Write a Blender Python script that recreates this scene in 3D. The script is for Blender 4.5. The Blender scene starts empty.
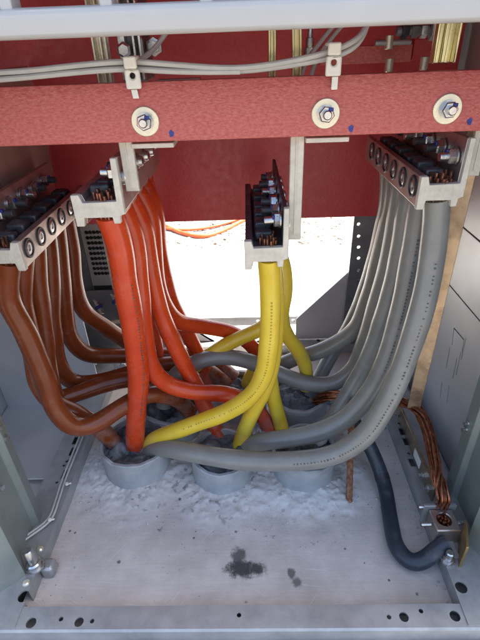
import bpy, bmesh, math, random
from mathutils import Vector, Matrix, noise
random.seed(7)
R = math.radians
SC = bpy.context.scene
COL = SC.collection

# ------------------------------------------------------------------ camera
F, H = 450.0, 0.80
CAMPOS = Vector((0, 0, H))
CAMROT = Matrix.Rotation(R(1.7), 3, 'Z') @ Matrix.Rotation(R(90 - 31.65), 3, 'X') @ Matrix.Rotation(R(-2.2), 3, 'Z')
cam_d = bpy.data.cameras.new('camera')
cam = bpy.data.objects.new('camera', cam_d); COL.objects.link(cam)
cam.matrix_world = Matrix.Translation(CAMPOS) @ CAMROT.to_4x4()
cam_d.sensor_fit = 'VERTICAL'; cam_d.sensor_height = 36; cam_d.lens = F / 640 * 36
cam_d.clip_start = .02; cam_d.clip_end = 500
SC.camera = cam

def at(u, v, Y=None, Z=None, X=None):
    """measured point of the photo (480x640) at a known depth, height or side plane"""
    d = CAMROT @ Vector((u - 240, -(v - 320), -F))
    if Y is not None: t = Y / d.y
    elif Z is not None: t = (Z - H) / d.z
    else: t = X / d.x
    return CAMPOS + d * t

# ------------------------------------------------------------------ materials
def mat(name, col, rough=.5, metal=0., col2=None, scale=20., bump=0., bscale=None, detail=5, rvar=0., lo=.35, hi=.65, stretch=None, spec=None, coat=0):
    m = bpy.data.materials.new(name); m.use_nodes = True
    nt = m.node_tree; N = nt.nodes; L = nt.links
    p = N['Principled BSDF']
    p.inputs['Base Color'].default_value = (*col, 1); p.inputs['Roughness'].default_value = rough
    p.inputs['Metallic'].default_value = metal
    if spec is not None: p.inputs['Specular IOR Level'].default_value = spec
    if coat: p.inputs['Coat Weight'].default_value = coat
    tc = N.new('ShaderNodeTexCoord'); mp = N.new('ShaderNodeMapping')
    L.new(tc.outputs['Object'], mp.inputs['Vector'])
    if stretch: mp.inputs['Scale'].default_value = stretch
    if col2 is not None or rvar:
        n = N.new('ShaderNodeTexNoise'); n.inputs['Scale'].default_value = scale; n.inputs['Detail'].default_value = detail
        n.inputs['Roughness'].default_value = .65
        L.new(mp.outputs[0], n.inputs['Vector'])
        r = N.new('ShaderNodeValToRGB'); r.color_ramp.elements[0].position = lo; r.color_ramp.elements[1].position = hi
        r.color_ramp.elements[0].color = (*col, 1); r.color_ramp.elements[1].color = (*(col2 or col), 1)
        L.new(n.outputs['Fac'], r.inputs['Fac'])
        if col2 is not None: L.new(r.outputs[0], p.inputs['Base Color'])
        if rvar:
            mr = N.new('ShaderNodeMapRange'); mr.inputs['To Min'].default_value = max(.05, rough - rvar); mr.inputs['To Max'].default_value = min(1, rough + rvar)
            n3 = N.new('ShaderNodeTexNoise'); n3.inputs['Scale'].default_value = scale * .6; n3.inputs['Detail'].default_value = 4
            L.new(mp.outputs[0], n3.inputs['Vector']); L.new(n3.outputs['Fac'], mr.inputs['Value'])
            mr.inputs['From Min'].default_value = .3; mr.inputs['From Max'].default_value = .7
            L.new(mr.outputs[0], p.inputs['Roughness'])
    if bump:
        n2 = N.new('ShaderNodeTexNoise'); n2.inputs['Scale'].default_value = bscale or scale * 3; n2.inputs['Detail'].default_value = 6
        L.new(mp.outputs[0], n2.inputs['Vector'])
        b = N.new('ShaderNodeBump'); b.inputs['Strength'].default_value = bump; b.inputs['Distance'].default_value = .003
        L.new(n2.outputs['Fac'], b.inputs['Height']); L.new(b.outputs[0], p.inputs['Normal'])
    return m

M = {}
M['galv'] = mat('galvanised_steel', (.31, .32, .325), .46, .55, (.44, .445, .445), 16, .10, 60, rvar=.12)
M['galv2'] = mat('galvanised_sheet', (.54, .55, .56), .40, .45, (.62, .625, .63), 6, 0, 40, detail=2)
M['gusset'] = mat('oiled_sheet_steel', (.44, .45, .46), .38, .25, (.52, .51, .50), 12, 0)
M['post'] = mat('painted_post', (.20, .235, .225), .45, .35, (.25, .28, .265), 14, .05, 80, rvar=.1)
M['darkpost'] = mat('dark_steel', (.13, .14, .15), .45, .4, (.19, .20, .21), 20, .05)
M['red'] = mat('red_insulation', (.41, .068, .056), .5, 0, (.53, .148, .122), 300, .35, 420, detail=5, rvar=.12, stretch=(.6, 1, 1.2))
M['redsheet'] = mat('dark_red_sheet', (.43, .032, .040), .40, 0, (.50, .047, .053), 120, .15, 200, rvar=.1)
M['cream'] = mat('cream_cast_alloy', (.50, .465, .385), .55, .2, (.62, .58, .49), 60, .2, 220, rvar=.1)
M['tin'] = mat('tinned_bar', (.52, .45, .41), .36, .85, (.40, .35, .32), 25, .08, 120, rvar=.12)
M['bus'] = mat('busbar_red_reflection', (.52, .40, .35), .4, .35, (.40, .30, .26), 12, .06, 60, rvar=.15, stretch=(1, 1, .3))  # brownish base colour paints in the red beam's reflection
M['zinc'] = mat('zinc_bolt', (.62, .62, .60), .28, .95, (.45, .46, .47), 90, .1, rvar=.1)
M['yzinc'] = mat('passivated_zinc', (.72, .66, .50), .34, .7, (.62, .60, .50), 70, .1, rvar=.1)
M['strut'] = mat('yellow_zinc_strut', (.70, .63, .33), .25, .85, (.60, .55, .36), 30, .05, rvar=.1)
M['black'] = mat('black_plastic', (.012, .013, .016), .45, 0, (.03, .03, .034), 60, .1)
M['lug'] = mat('dark_lug', (.035, .037, .045), .42, .3, (.08, .08, .09), 50, .15, rvar=.1)
M['bluepaint'] = mat('blue_marker_paint', (.012, .022, .16), .45, 0, (.02, .04, .26), 200)
M['white'] = mat('white_enamel', (.41, .415, .41), .34, 0, (.44, .445, .435), 8, .02, 40, rvar=.06, coat=.3)
M['wire'] = mat('grey_pvc_wire', (.42, .43, .41), .45, 0, (.48, .48, .46), 40)
M['nylon'] = mat('nylon_tie', (.66, .64, .56), .5, 0, (.74, .72, .64), 80, .1)
M['brown'] = mat('brown_pvc', (.150, .031, .008), .24, 0, (.190, .043, .012), 30, .10, 70, rvar=.08, spec=.38)
M['orange'] = mat('orange_pvc', (.50, .040, .007), .26, 0, (.57, .058, .012), 26, .10, 70, rvar=.08)
M['yellow'] = mat('yellow_pvc', (.68, .475, .028), .32, 0, (.74, .55, .05), 26, .10, 70, rvar=.08)
M['grey'] = mat('grey_pvc', (.195, .194, .177), .28, 0, (.232, .230, .210), 26, .12, 70, rvar=.08)
M['pipe'] = mat('grey_pipe', (.28, .30, .315), .5, 0, (.38, .39, .40), 28, .25, 90, rvar=.1)
def dusty(m, amt=.5, end=.75, seed=0.):
    nt = m.node_tree; N = nt.nodes; L = nt.links; p = N['Principled BSDF']
    src = p.inputs['Base Color'].links[0].from_socket
    tc = N.new('ShaderNodeTexCoord'); geo = N.new('ShaderNodeNewGeometry')
    no = N.new('ShaderNodeTexNoise'); no.inputs['Scale'].default_value = 34; no.inputs['Detail'].default_value = 9; no.inputs['Roughness'].default_value = .72
    L.new(geo.outputs['Position'], no.inputs['Vector'])
    r = N.new('ShaderNodeMapRange'); r.inputs['From Min'].default_value = .52; r.inputs['From Max'].default_value = .78; r.inputs['To Max'].default_value = amt
    L.new(no.outputs['Fac'], r.inputs['Value'])
    # cement smears near the end that goes into the conduit (the thing's origin)
    ln = N.new('ShaderNodeVectorMath'); ln.operation = 'LENGTH'; L.new(tc.outputs['Object'], ln.inputs[0])
    e = N.new('ShaderNodeMapRange'); e.inputs['From Min'].default_value = .03; e.inputs['From Max'].default_value = .14; e.inputs['To Min'].default_value = end; e.inputs['To Max'].default_value = 0
    L.new(ln.outputs['Value'], e.inputs['Value'])
    r2 = N.new('ShaderNodeMapRange'); r2.inputs['From Min'].default_value = .42; r2.inputs['From Max'].default_value = .62; L.new(no.outputs['Fac'], r2.inputs['Value'])
    mu = N.new('ShaderNodeMath'); mu.operation = 'MULTIPLY'; L.new(e.outputs[0], mu.inputs[0]); L.new(r2.outputs[0], mu.inputs[1])
    mx_ = N.new('ShaderNodeMath'); mx_.operation = 'MAXIMUM'; L.new(mu.outputs[0], mx_.inputs[0]); L.new(r.outputs[0], mx_.inputs[1])
    mx = N.new('ShaderNodeMix'); mx.data_type = 'RGBA'; L.new(mx_.outputs[0], mx.inputs['Factor']); L.new(src, mx.inputs['A']); mx.inputs['B'].default_value = (.30, .285, .27, 1)
    L.new(mx.outputs['Result'], p.inputs['Base Color'])
    # dust is matt
    rr = N.new('ShaderNodeMapRange'); rr.inputs['To Min'].default_value = p.inputs['Roughness'].default_value; rr.inputs['To Max'].default_value = .85
    L.new(mx_.outputs[0], rr.inputs['Value'])
    for l in list(p.inputs['Roughness'].links): L.remove(l)
    L.new(rr.outputs[0], p.inputs['Roughness'])
dusty(M['pipe'], .45, 0); dusty(M['brown'], .12, .45); dusty(M['orange'], .14, .5); dusty(M['grey'], .30, .6)
dusty(M['yellow'], .15, .4)
M['navy'] = mat('dark_blue_rubber', (.016, .024, .038), .40, 0, (.028, .037, .052), 30, .12, 90, rvar=.1)
dusty(M['navy'], .22, 0)
M['ink'] = mat('print_ink', (.095, .095, .088), .6)
M['inky'] = mat('print_ink_on_yellow', (.42, .30, .03), .6)
M['copper'] = mat('bare_copper', (.50, .19, .10), .35, .9, (.20, .075, .045), 120, .1, rvar=.12)
M['bronze'] = mat('tarnished_copper_bar', (.40, .31, .215), .36, .85, (.20, .14, .095), 26, .15, 90, rvar=.15, lo=.42, hi=.72)
M['strand'] = mat('dull_copper_strands', (.36, .15, .09), .45, .8, (.10, .045, .03), 170, .1, rvar=.12)
M['tarnish'] = mat('tarnished_strands', (.20, .080, .05), .5, .7, (.04, .02, .016), 150, .1, rvar=.12)
M['rust'] = mat('rusty_iron', (.16, .055, .025), .85, .1, (.32, .16, .09), 130, .8, 240)
M['brass'] = mat('brass_plate', (.42, .28, .10), .38, .8, (.34, .24, .11), 40, .1)
M['fill'] = mat('sealing_foam', (.040, .050, .062), .6, 0, (.19, .205, .22), 22, .5, 80, detail=8)
M['film'] = mat('crumpled_film', (.45, .50, .55), .35, 0, (.62, .66, .70), 30, .3)
M['gravel'] = mat('gravel', (.085, .068, .052), .9, 0, (.42, .38, .33), 26, .5, 60, lo=.36, hi=.52, detail=8)
M['earth'] = mat('earth_and_gravel', (.17, .145, .12), .9, 0, (.30, .27, .23), 45, .5, 60)
M['pad'] = mat('pale_concrete_pad', (.50, .48, .45), .85, 0, (.60, .58, .54), 8, .3, 80)
M['hose'] = mat('orange_hose', (.62, .10, .02), .5, 0, (.7, .15, .04), 30)
M['label'] = mat('white_sticker', (.62, .63, .62), .5, 0, (.7, .7, .7), 40)

# concrete floor: fine cast surface, pale mortar, two black soot stains with soft broken edges
def floor_mat():
    m = mat('floor_concrete', (.42, .385, .35), .74, 0, (.58, .54, .505), 9, .28, 180, detail=9, rvar=.12)
    nt = m.node_tree; N = nt.nodes; L = nt.links; p = N['Principled BSDF']
    src = p.inputs['Base Color'].links[0].from_socket
    tc = N.new('ShaderNodeTexCoord')
    # brushed streaks across the slab
    mp = N.new('ShaderNodeMapping'); mp.inputs['Scale'].default_value = (5, 90, 1); L.new(tc.outputs['Object'], mp.inputs[0])
    st = N.new('ShaderNodeTexNoise'); st.inputs['Scale'].default_value = 3; st.inputs['Detail'].default_value = 6; L.new(mp.outputs[0], st.inputs['Vector'])
    mr = N.new('ShaderNodeMapRange'); mr.inputs['From Min'].default_value = .3; mr.inputs['From Max'].default_value = .7; mr.inputs['To Min'].default_value = .95; mr.inputs['To Max'].default_value = 1.04
    L.new(st.outputs['Fac'], mr.inputs['Value'])
    mul = N.new('ShaderNodeVectorMath'); mul.operation = 'SCALE'; L.new(src, mul.inputs[0]); L.new(mr.outputs[0], mul.inputs['Scale'])
    cur = mul.outputs[0]
    def blend(cur, fac, col):
        mx = N.new('ShaderNodeMix'); mx.data_type = 'RGBA'
        L.new(fac, mx.inputs['Factor']); L.new(cur, mx.inputs['A']); mx.inputs['B'].default_value = (*col, 1)
        return mx.outputs['Result']
    # mortar: vertex attribute from the real relief
    a = N.new('ShaderNodeAttribute'); a.attribute_name = 'mortar'
    nn = N.new('ShaderNodeTexNoise'); nn.inputs['Scale'].default_value = 38; nn.inputs['Detail'].default_value = 9; L.new(tc.outputs['Object'], nn.inputs['Vector'])
    ad = N.new('ShaderNodeMath'); ad.operation = 'MULTIPLY_ADD'; L.new(nn.outputs['Fac'], ad.inputs[0]); ad.inputs[1].default_value = 2.2; ad.inputs[2].default_value = -.6; ad.use_clamp = True
    f = N.new('ShaderNodeMath'); f.operation = 'MULTIPLY'; f.use_clamp = True; L.new(a.outputs['Fac'], f.inputs[0]); L.new(ad.outputs[0], f.inputs[1])
    cur = blend(cur, f.outputs[0], (.56, .55, .54))
    # dark crumbs in the mortar
    vo = N.new('ShaderNodeTexNoise'); vo.inputs['Scale'].default_value = 85; vo.inputs['Detail'].default_value = 6; L.new(tc.outputs['Object'], vo.inputs['Vector'])
    th = N.new('ShaderNodeMapRange'); th.inputs['From Min'].default_value = .58; th.inputs['From Max'].default_value = .66; L.new(vo.outputs['Fac'], th.inputs['Value'])
    f2 = N.new('ShaderNodeMath'); f2.operation = 'MULTIPLY'; L.new(th.outputs[0], f2.inputs[0]); L.new(a.outputs['Fac'], f2.inputs[1])
    cur = blend(cur, f2.outputs[0], (.27, .265, .26))
    for ang, thr, sc_ in ((.5, .70, 9), (-.9, .715, 7), (.1, .70, 11)):
        mq = N.new('ShaderNodeMapping'); mq.inputs['Rotation'].default_value = (0, 0, ang); L.new(tc.outputs['Object'], mq.inputs[0])
        mq2 = N.new('ShaderNodeMapping'); mq2.inputs['Scale'].default_value = (1, 26, 1); L.new(mq.outputs[0], mq2.inputs[0])
        ns = N.new('ShaderNodeTexNoise'); ns.inputs['Scale'].default_value = sc_; ns.inputs['Detail'].default_value = 2; L.new(mq2.outputs[0], ns.inputs['Vector'])
        rs = N.new('ShaderNodeMapRange'); rs.inputs['From Min'].default_value = thr; rs.inputs['From Max'].default_value = thr + .02; rs.inputs['To Max'].default_value = .35; L.new(ns.outputs['Fac'], rs.inputs['Value'])
        cur = blend(cur, rs.outputs[0], (.68, .67, .66))
    # stains
    def stain(cur, u, v, rx, ry, s, col, sc=70, seed=0.):
        c = at(u, v, Z=0)
        sub = N.new('ShaderNodeVectorMath'); sub.operation = 'SUBTRACT'; L.new(tc.outputs['Object'], sub.inputs[0]); sub.inputs[1].default_value = (c.x, c.y, 0)
        dv = N.new('ShaderNodeVectorMath'); dv.operation = 'MULTIPLY'; L.new(sub.outputs[0], dv.inputs[0]); dv.inputs[1].default_value = (1 / rx, 1 / ry, 0)
        ln = N.new('ShaderNodeVectorMath'); ln.operation = 'LENGTH'; L.new(dv.outputs[0], ln.inputs[0])
        of = N.new('ShaderNodeVectorMath'); of.operation = 'ADD'; L.new(tc.outputs['Object'], of.inputs[0]); of.inputs[1].default_value = (seed, seed * 2, 0)
        no = N.new('ShaderNodeTexNoise'); no.inputs['Scale'].default_value = sc; no.inputs['Detail'].default_value = 7; no.inputs['Roughness'].default_value = .75; L.new(of.outputs[0], no.inputs['Vector'])
        m1 = N.new('ShaderNodeMath'); m1.operation = 'MULTIPLY_ADD'; L.new(no.outputs['Fac'], m1.inputs[0]); m1.inputs[1].default_value = 2.2; m1.inputs[2].default_value = -1.1
        m2 = N.new('ShaderNodeMath'); m2.operation = 'ADD'; L.new(ln.outputs['Value'], m2.inputs[0]); L.new(m1.outputs[0], m2.inputs[1])
        r = N.new('ShaderNodeMapRange'); r.inputs['From Min'].default_value = .55; r.inputs['From Max'].default_value = 1.05; r.inputs['To Min'].default_value = s; r.inputs['To Max'].default_value = 0
        L.new(m2.outputs[0], r.inputs['Value'])
        return blend(cur, r.outputs[0], col)
    cur = stain(cur, 241, 569, .032, .019, .95, (.035, .033, .035))
    cur = stain(cur, 256, 569, .022, .013, .92, (.035, .033, .035), seed=3)
    cur = stain(cur, 239, 558, .016, .026, .85, (.05, .05, .05), seed=5)
    cur = stain(cur, 291, 573, .008, .012, .8, (.06, .055, .055), seed=8)
    cur = stain(cur, 297, 582, .009, .010, .75, (.06, .055, .055), seed=12)
    for i, (u, v, r_) in enumerate(((119, 562, .004), (280, 497, .004), (283, 511, .0045), (389, 580, .003), (417, 594, .003), (70, 531, .003), (75, 533, .003), (345, 549, .0025), (194, 538, .0025), (236, 532, .003), (180, 500, .004))):
        cur = stain(cur, u, v, r_, r_, .85, (.07, .07, .07), 120, i * 1.7)
    cur = stain(cur, 200, 520, .22, .04, .22, (.36, .35, .37), 20, 2.)
    cur = stain(cur, 300, 500, .17, .05, .5, (.70, .70, .69), 34, 4.)
    cur = stain(cur, 110, 470, .08, .11, .5, (.68, .68, .68), 34, 6.)
    L.new(cur, p.inputs['Base Color'])
    return m
M['floor'] = floor_mat()

# ------------------------------------------------------------------ mesh builder
class MB:
    def __init__(s): s.v = []; s.f = []
    def add(s, vs, fs):
        o = len(s.v); s.v += [Vector(v) for v in vs]; s.f += [tuple(i + o for i in f) for f in fs]; return s
    def box(s, lo, hi):
        x0, y0, z0 = lo; x1, y1, z1 = hi
        return s.add([(x0, y0, z0), (x1, y0, z0), (x1, y1, z0), (x0, y1, z0), (x0, y0, z1), (x1, y0, z1), (x1, y1, z1), (x0, y1, z1)],
                     [(0, 3, 2, 1), (4, 5, 6, 7), (0, 1, 5, 4), (1, 2, 6, 5), (2, 3, 7, 6), (3, 0, 4, 7)])
    def obox(s, c, ax, ay, az, sx, sy, sz):
        c = Vector(c); vs = []
        for k in (-1, 1):
            for i, j in ((-1, -1), (1, -1), (1, 1), (-1, 1)):
                vs.append(c + Vector(ax) * sx * i / 2 + Vector(ay) * sy * j / 2 + Vector(az) * sz * k / 2)
        return s.add(vs, [(0, 3, 2, 1), (4, 5, 6, 7), (0, 1, 5, 4), (1, 2, 6, 5), (2, 3, 7, 6), (3, 0, 4, 7)])
    def bar(s, p0, p1, w, t, up=(0, 0, 1)):
        """flat bar from p0 to p1, width w along the cross direction, thickness t along up"""
        p0 = Vector(p0); p1 = Vector(p1); d = (p1 - p0); l = d.length; d.normalize()
        u = Vector(up); x = d.cross(u).normalized(); u = x.cross(d).normalized()
        return s.obox((p0 + p1) / 2, d, x, u, l, w, t)
    def prism(s, poly, fn, a, b):
        """extrude a 2D polygon; fn(p, q, t) -> 3D"""
        n = len(poly)
        vs = [fn(p, q, a) for p, q in poly] + [fn(p, q, b) for p, q in poly]
        fs = [tuple(range(n))[::-1], tuple(range(n, 2 * n))] + [(i, (i + 1) % n, n + (i + 1) % n, n + i) for i in range(n)]
        return s.add(vs, fs)
    def lathe(s, p, ax, prof, n=24, cap=True, closed=False):
        """prof: list of (along, radius)"""
        ax = Vector(ax).normalized(); t = Vector((0, 0, 1)) if abs(ax.z) < .9 else Vector((1, 0, 0))
        e1 = ax.cross(t).normalized(); e2 = ax.cross(e1); p = Vector(p)
        o = len(s.v); m = len(prof)
        for (h, r) in prof:
            for i in range(n):
                a = 2 * math.pi * (i + .5) / n
                s.v.append(p + ax * h + (e1 * math.cos(a) + e2 * math.sin(a)) * r)
        for j in range(m if closed else m - 1):
            k = (j + 1) % m
            for i in range(n):
                s.f.append((o + j * n + i, o + j * n + (i + 1) % n, o + k * n + (i + 1) % n, o + k * n + i))
        if cap and not closed:
            s.f.append(tuple(o + i for i in range(n))[::-1]); s.f.append(tuple(o + (m - 1) * n + i for i in range(n)))
        return s
    def cyl(s, p0, p1, r, n=16):
        p0 = Vector(p0); p1 = Vector(p1); l = (p1 - p0).length
        b = min(r, l) * .12
        return s.lathe(p0, p1 - p0, [(0, r - b), (b, r), (l - b, r), (l, r - b)], n)
    def hexnut(s, p, ax, r, h):
        return s.lathe(p, ax, [(0, r), (h * .8, r), (h, r * .86)], 6)
    def tube(s, pts, r, n=18, cap=True, rfn=None):
        pts = [Vector(p) for p in pts]
        o = len(s.v); T = []
        for i in range(len(pts)):
            a = pts[max(0, i - 1)]; b = pts[min(len(pts) - 1, i + 1)]; T.append((b - a).normalized())
        ref = Vector((0, 1, 0)) if abs(T[0].y) < .9 else Vector((1, 0, 0))
        e = T[0].cross(ref).normalized()
        for i, p in enumerate(pts):
            e = (e - T[i] * e.dot(T[i])).normalized(); g = T[i].cross(e)
            rr = r * (rfn(i / (len(pts) - 1)) if rfn else 1)
            for k in range(n):
                a = 2 * math.pi * k / n
                s.v.append(p + (e * math.cos(a) + g * math.sin(a)) * rr)
        for i in range(len(pts) - 1):
            for k in range(n):
                s.f.append((o + i * n + k, o + i * n + (k + 1) % n, o + (i + 1) * n + (k + 1) % n, o + (i + 1) * n + k))
        if cap:
            s.f.append(tuple(o + k for k in range(n))[::-1]); m = o + (len(pts) - 1) * n; s.f.append(tuple(m + k for k in range(n)))
        return s
    def build(s, name, m, parent=None, bevel=0, smooth=True, cut=None):
        off = Vector((0, 0, 0)); q = parent
        while q is not None: off += q.location; q = q.parent
        me = bpy.data.meshes.new(name)
        me.from_pydata([v - off for v in s.v], [], s.f)
        bm = bmesh.new(); bm.from_mesh(me); bmesh.ops.recalc_face_normals(bm, faces=bm.faces); bm.to_mesh(me); bm.free()
        if cut is not None:
            ob = bpy.data.objects.new('a', me); COL.objects.link(ob)
            mc = bpy.data.meshes.new('c'); mc.from_pydata([v - off for v in cut.v], [], cut.f)
            bm = bmesh.new(); bm.from_mesh(mc); bmesh.ops.recalc_face_normals(bm, faces=bm.faces); bm.to_mesh(mc); bm.free()
            oc = bpy.data.objects.new('c', mc); COL.objects.link(oc)
            md = ob.modifiers.new('b', 'BOOLEAN'); md.operation = 'DIFFERENCE'; md.object = oc; md.solver = 'EXACT'; md.use_self = True
            dg = bpy.context.evaluated_depsgraph_get(); dg.update()
            me2 = bpy.data.meshes.new_from_object(ob.evaluated_get(dg))
            bpy.data.objects.remove(ob); bpy.data.objects.remove(oc); bpy.data.meshes.remove(me); bpy.data.meshes.remove(mc)
            me = me2; me.name = name
        me.materials.clear(); me.materials.append(m)
        if smooth:
            for pl in me.polygons: pl.use_smooth = True
            me.set_sharp_from_angle(angle=R(35))
        o = bpy.data.objects.new(name, me); COL.objects.link(o)
        if parent: o.parent = parent
        if bevel:
            b = o.modifiers.new('bevel', 'BEVEL'); b.width = bevel; b.segments = 2; b.limit_method = 'ANGLE'; b.angle_limit = R(40); b.harden_normals = False
        return o

def tag(o, label=None, cat=None, group=None, kind=None):
    if label: o['label'] = label
    if cat: o['category'] = cat
    if group: o['group'] = group
    if kind: o['kind'] = kind
    return o
def thing(name, label, cat, loc, group=None):
    o = bpy.data.objects.new(name, None); COL.objects.link(o); o.location = loc; o.empty_display_size = .02
    return tag(o, label, cat, group)

def spline(P, step=.006):
    P = [Vector(p) for p in P]
    Q = [P[0] * 2 - P[1]] + P + [P[-1] * 2 - P[-2]]
    out = []
    for i in range(1, len(Q) - 2):
        a, b, c, d = Q[i - 1:i + 3]
        t0 = 0; t1 = max((b - a).length, 1e-4) ** .5; t2 = t1 + max((c - b).length, 1e-4) ** .5; t3 = t2 + max((d - c).length, 1e-4) ** .5
        n = max(2, int((c - b).length / step))
        for k in range(n):
            t = t1 + (t2 - t1) * k / n
            A1 = a * ((t1 - t) / (t1 - t0)) + b * ((t - t0) / (t1 - t0)); A2 = b * ((t2 - t) / (t2 - t1)) + c * ((t - t1) / (t2 - t1)); A3 = c * ((t3 - t) / (t3 - t2)) + d * ((t - t2) / (t3 - t2))
            B1 = A1 * ((t2 - t) / (t2 - t0)) + A2 * ((t - t0) / (t2 - t0)); B2 = A2 * ((t3 - t) / (t3 - t1)) + A3 * ((t - t1) / (t3 - t1))
            out.append(B1 * ((t2 - t) / (t2 - t1)) + B2 * ((t - t1) / (t2 - t1)))
    out.append(P[-1])
    # one light smoothing pass so bends stay round
    for _ in range(6):
        out = [out[0]] + [(out[i - 1] + out[i] * 2 + out[i + 1]) / 4 for i in range(1, len(out) - 1)] + [out[-1]]
    return out

XZ = lambda p, q, t: (p, t, q)      # section in XZ, extruded along Y
YZ = lambda p, q, t: (t, p, q)      # section in YZ, extruded along X
XY = lambda p, q, t: (p, q, t)

# ------------------------------------------------------------------ setting: ground, pad, floor
tag(MB().add([(-60, -60, -.075), (60, -60, -.075), (60, 60, -.075), (-60, 60, -.075)], [(0, 1, 2, 3)]).build('gravel_ground', M['earth']), kind='structure')
tag(MB().box((-1.6, .18, -.073), (1.7, 2.02, -.035)).build('concrete_pad', M['pad'], bevel=.004), kind='structure')

COND = [  # u, v of the rim centre, rim height, radius, tilt
    (134, 441, .075, .072), (221, 450, .070, .064), (304, 447, .070, .066),
    (172, 404, .075, .070), (240, 388, .070, .066), (300, 392, .085, .066)]
CP = []
tag(MB().add([(-6, 2.021, -.071), (6, 2.021, -.071), (6, 8, -.071), (-6, 8, -.071)], [(0, 1, 2, 3)]).build('gravel_bed', M['gravel']), kind='structure')
for u, v, z, r in COND:
    c = at(u, v, Z=z); CP.append((c.x, c.y, z, r))
def floor_mesh():
    x0, x1, y0, y1 = -.40, .36, .355, 1.16
    nx, ny = 260, 270
    vs = []; att = []
    for j in range(ny + 1):
        for i in range(nx + 1):
            x = x0 + (x1 - x0) * i / nx; y = y0 + (y1 - y0) * j / ny
            d = min(math.hypot(x - c[0], y - c[1]) - c[3] for c in CP)
            wob = noise.fractal(Vector((x * 14, y * 14, 3)), 1, 2, 4) * .022
            k = max(0, min(1, 1 - (d + wob - .004) / .085)); k = k * k * (3 - 2 * k)
            rough = noise.fractal(Vector((x * 60, y * 60, 0)), 1, 2, 4)
            z = k * (.010 + .004 * noise.noise(Vector((x * 22, y * 22, 7)))) + k * rough * .0026 + k * .0016 * noise.noise(Vector((x * 190, y * 190, 2))) + max(0, rough) * .0015 * min(1, k * 4) + noise.fractal(Vector((x * 9, y * 9, 1)), 1, 2, 3) * .0007
            vs.append((x, y, z)); att.append(min(1, k * 2.2))
    fs = [(j * (nx + 1) + i, j * (nx + 1) + i + 1, (j + 1) * (nx + 1) + i + 1, (j + 1) * (nx + 1) + i) for j in range(ny) for i in range(nx)]
    m = MB().add(vs, fs); o = m.build('floor', M['floor'])
    a = o.data.attributes.new('mortar', 'FLOAT', 'POINT'); a.data.foreach_set('value', att)
    for p in o.data.polygons: p.use_smooth = True
    return tag(o, kind='structure')
floor_mesh()

# ------------------------------------------------------------------ cabinet frame
cab = thing('switchgear_cabinet', 'galvanised steel cabinet frame with base rails, corner posts and side panels around the cables', 'electrical cabinet', (0, .75, 0))
RT = .030   # rail top
def holes(pts, r, depth=.02, ax=(0, 0, 1), n=20):
    c = MB()
    for p in pts: c.lathe(Vector(p) - Vector(ax) * depth / 2, ax, [(0, r), (depth, r)], n)
    return c
def merge(*ms):
    o = MB()
    for m in ms: o.add(m.v, m.f)
    return o
# front rail: folded channel, with a rolled bright lip
fy0, fy1 = .342, .372
prof = [(fy0 - .004, -.034), (fy0, -.034), (fy0, RT - .003), (fy1, RT - .003), (fy1, .001), (fy1 + .003, .001), (fy1 + .003, RT), (fy0 - .001, RT), (fy0 - .004, RT - .003)]
fr = MB().prism(prof, YZ, -.50, .47)
c1 = holes([at(79, 622, Z=RT), at(404, 617, Z=RT)], .0072)
c2 = holes([at(31, 623, Z=RT), at(455, 616, Z=RT)], .0080)
c3 = holes([at(61, 619, Z=RT), at(92, 621, Z=RT), at(239, 615, Z=RT), at(389, 617, Z=RT), at(421, 611, Z=RT)], .0035)
fr.build('base_rail', M['galv'], cab, cut=merge(c1, c2, c3))
MB().box((-.52, .300, -.034), (.49, .3375, -.004)).build('sill_plate', M['galv'], cab, bevel=.004)
# side rails
def side_rail(xi, xo, slots, hl, ziplip):
    s = 1 if xo > xi else -1
    pr = [(xi, .001), (xi, RT + .002), (xo, RT + .002), (xo, -.03), (xo - s * .003, -.03), (xo - s * .003, RT - .001), (xi + s * .003, RT - .001), (xi + s * .003, .001)]
    m = MB().prism(pr, XZ, fy0 + .002, 1.14)
    return m.build('base_rail', M['galv'], cab, cut=merge(slots, hl))
LX, RX = -.382, .321
sl = MB(); 
for (u, v) in ((70, 458 - 16), (66, 469 - 17), (58, 474)):
    pass
LS = [(76, 441), (73, 452), (65, 475)]
for u, v in LS:
    p = at(u, v, Z=RT); sl.box((p.x - .006, p.y - .012, 0), (p.x + .006, p.y + .012, .06))
lh = holes([at(u, v, Z=RT) for u, v in ((67, 462), (64, 466), (69, 461), (57, 483), (37, 531))], .0032, .06)
lh = merge(lh, holes([at(24, 597, Z=RT)], .0095, .06))
side_rail(LX, LX - .062, sl, lh, 0)
sr = MB()
for u, v in ((402, 432), (406, 442), (412, 463)):
    p = at(u, v, Z=RT); sr.box((p.x - .006, p.y - .011, 0), (p.x + .006, p.y + .011, .06))
rh = holes([at(u, v, Z=RT) for u, v in ((409, 454), (399, 424))], .0035, .06)
rh = merge(rh, holes([at(461, 588, Z=RT)], .0095, .06))
side_rail(RX, RX + .075, sr, rh, 0)
# rear rail and the tie bar above it
rp = [at(u, 350, Z=RT) for u in (260, 275, 290, 307, 322, 338)]
rr = MB().prism([(1.10, .001), (1.10, RT), (1.145, RT), (1.145, -.03), (1.142, -.03), (1.142, RT - .003), (1.103, RT - .003), (1.103, .001)], YZ, -.45, .42)
rr.build('base_rail', M['galv'], cab, cut=holes([(x, 1.122, RT) for x in (-.30, -.2, -.1, .02, .11, .2, .28)], .006))
tb = MB().box((-.40, 1.19, .045), (.40, 1.20, .075))
tb.build('tie_bar', M['galv'], cab, bevel=.001, cut=holes([(x, 1.195, .06) for x in (-.15, .02, .13, .24)], .005, .04, (0, 1, 0)))
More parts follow.
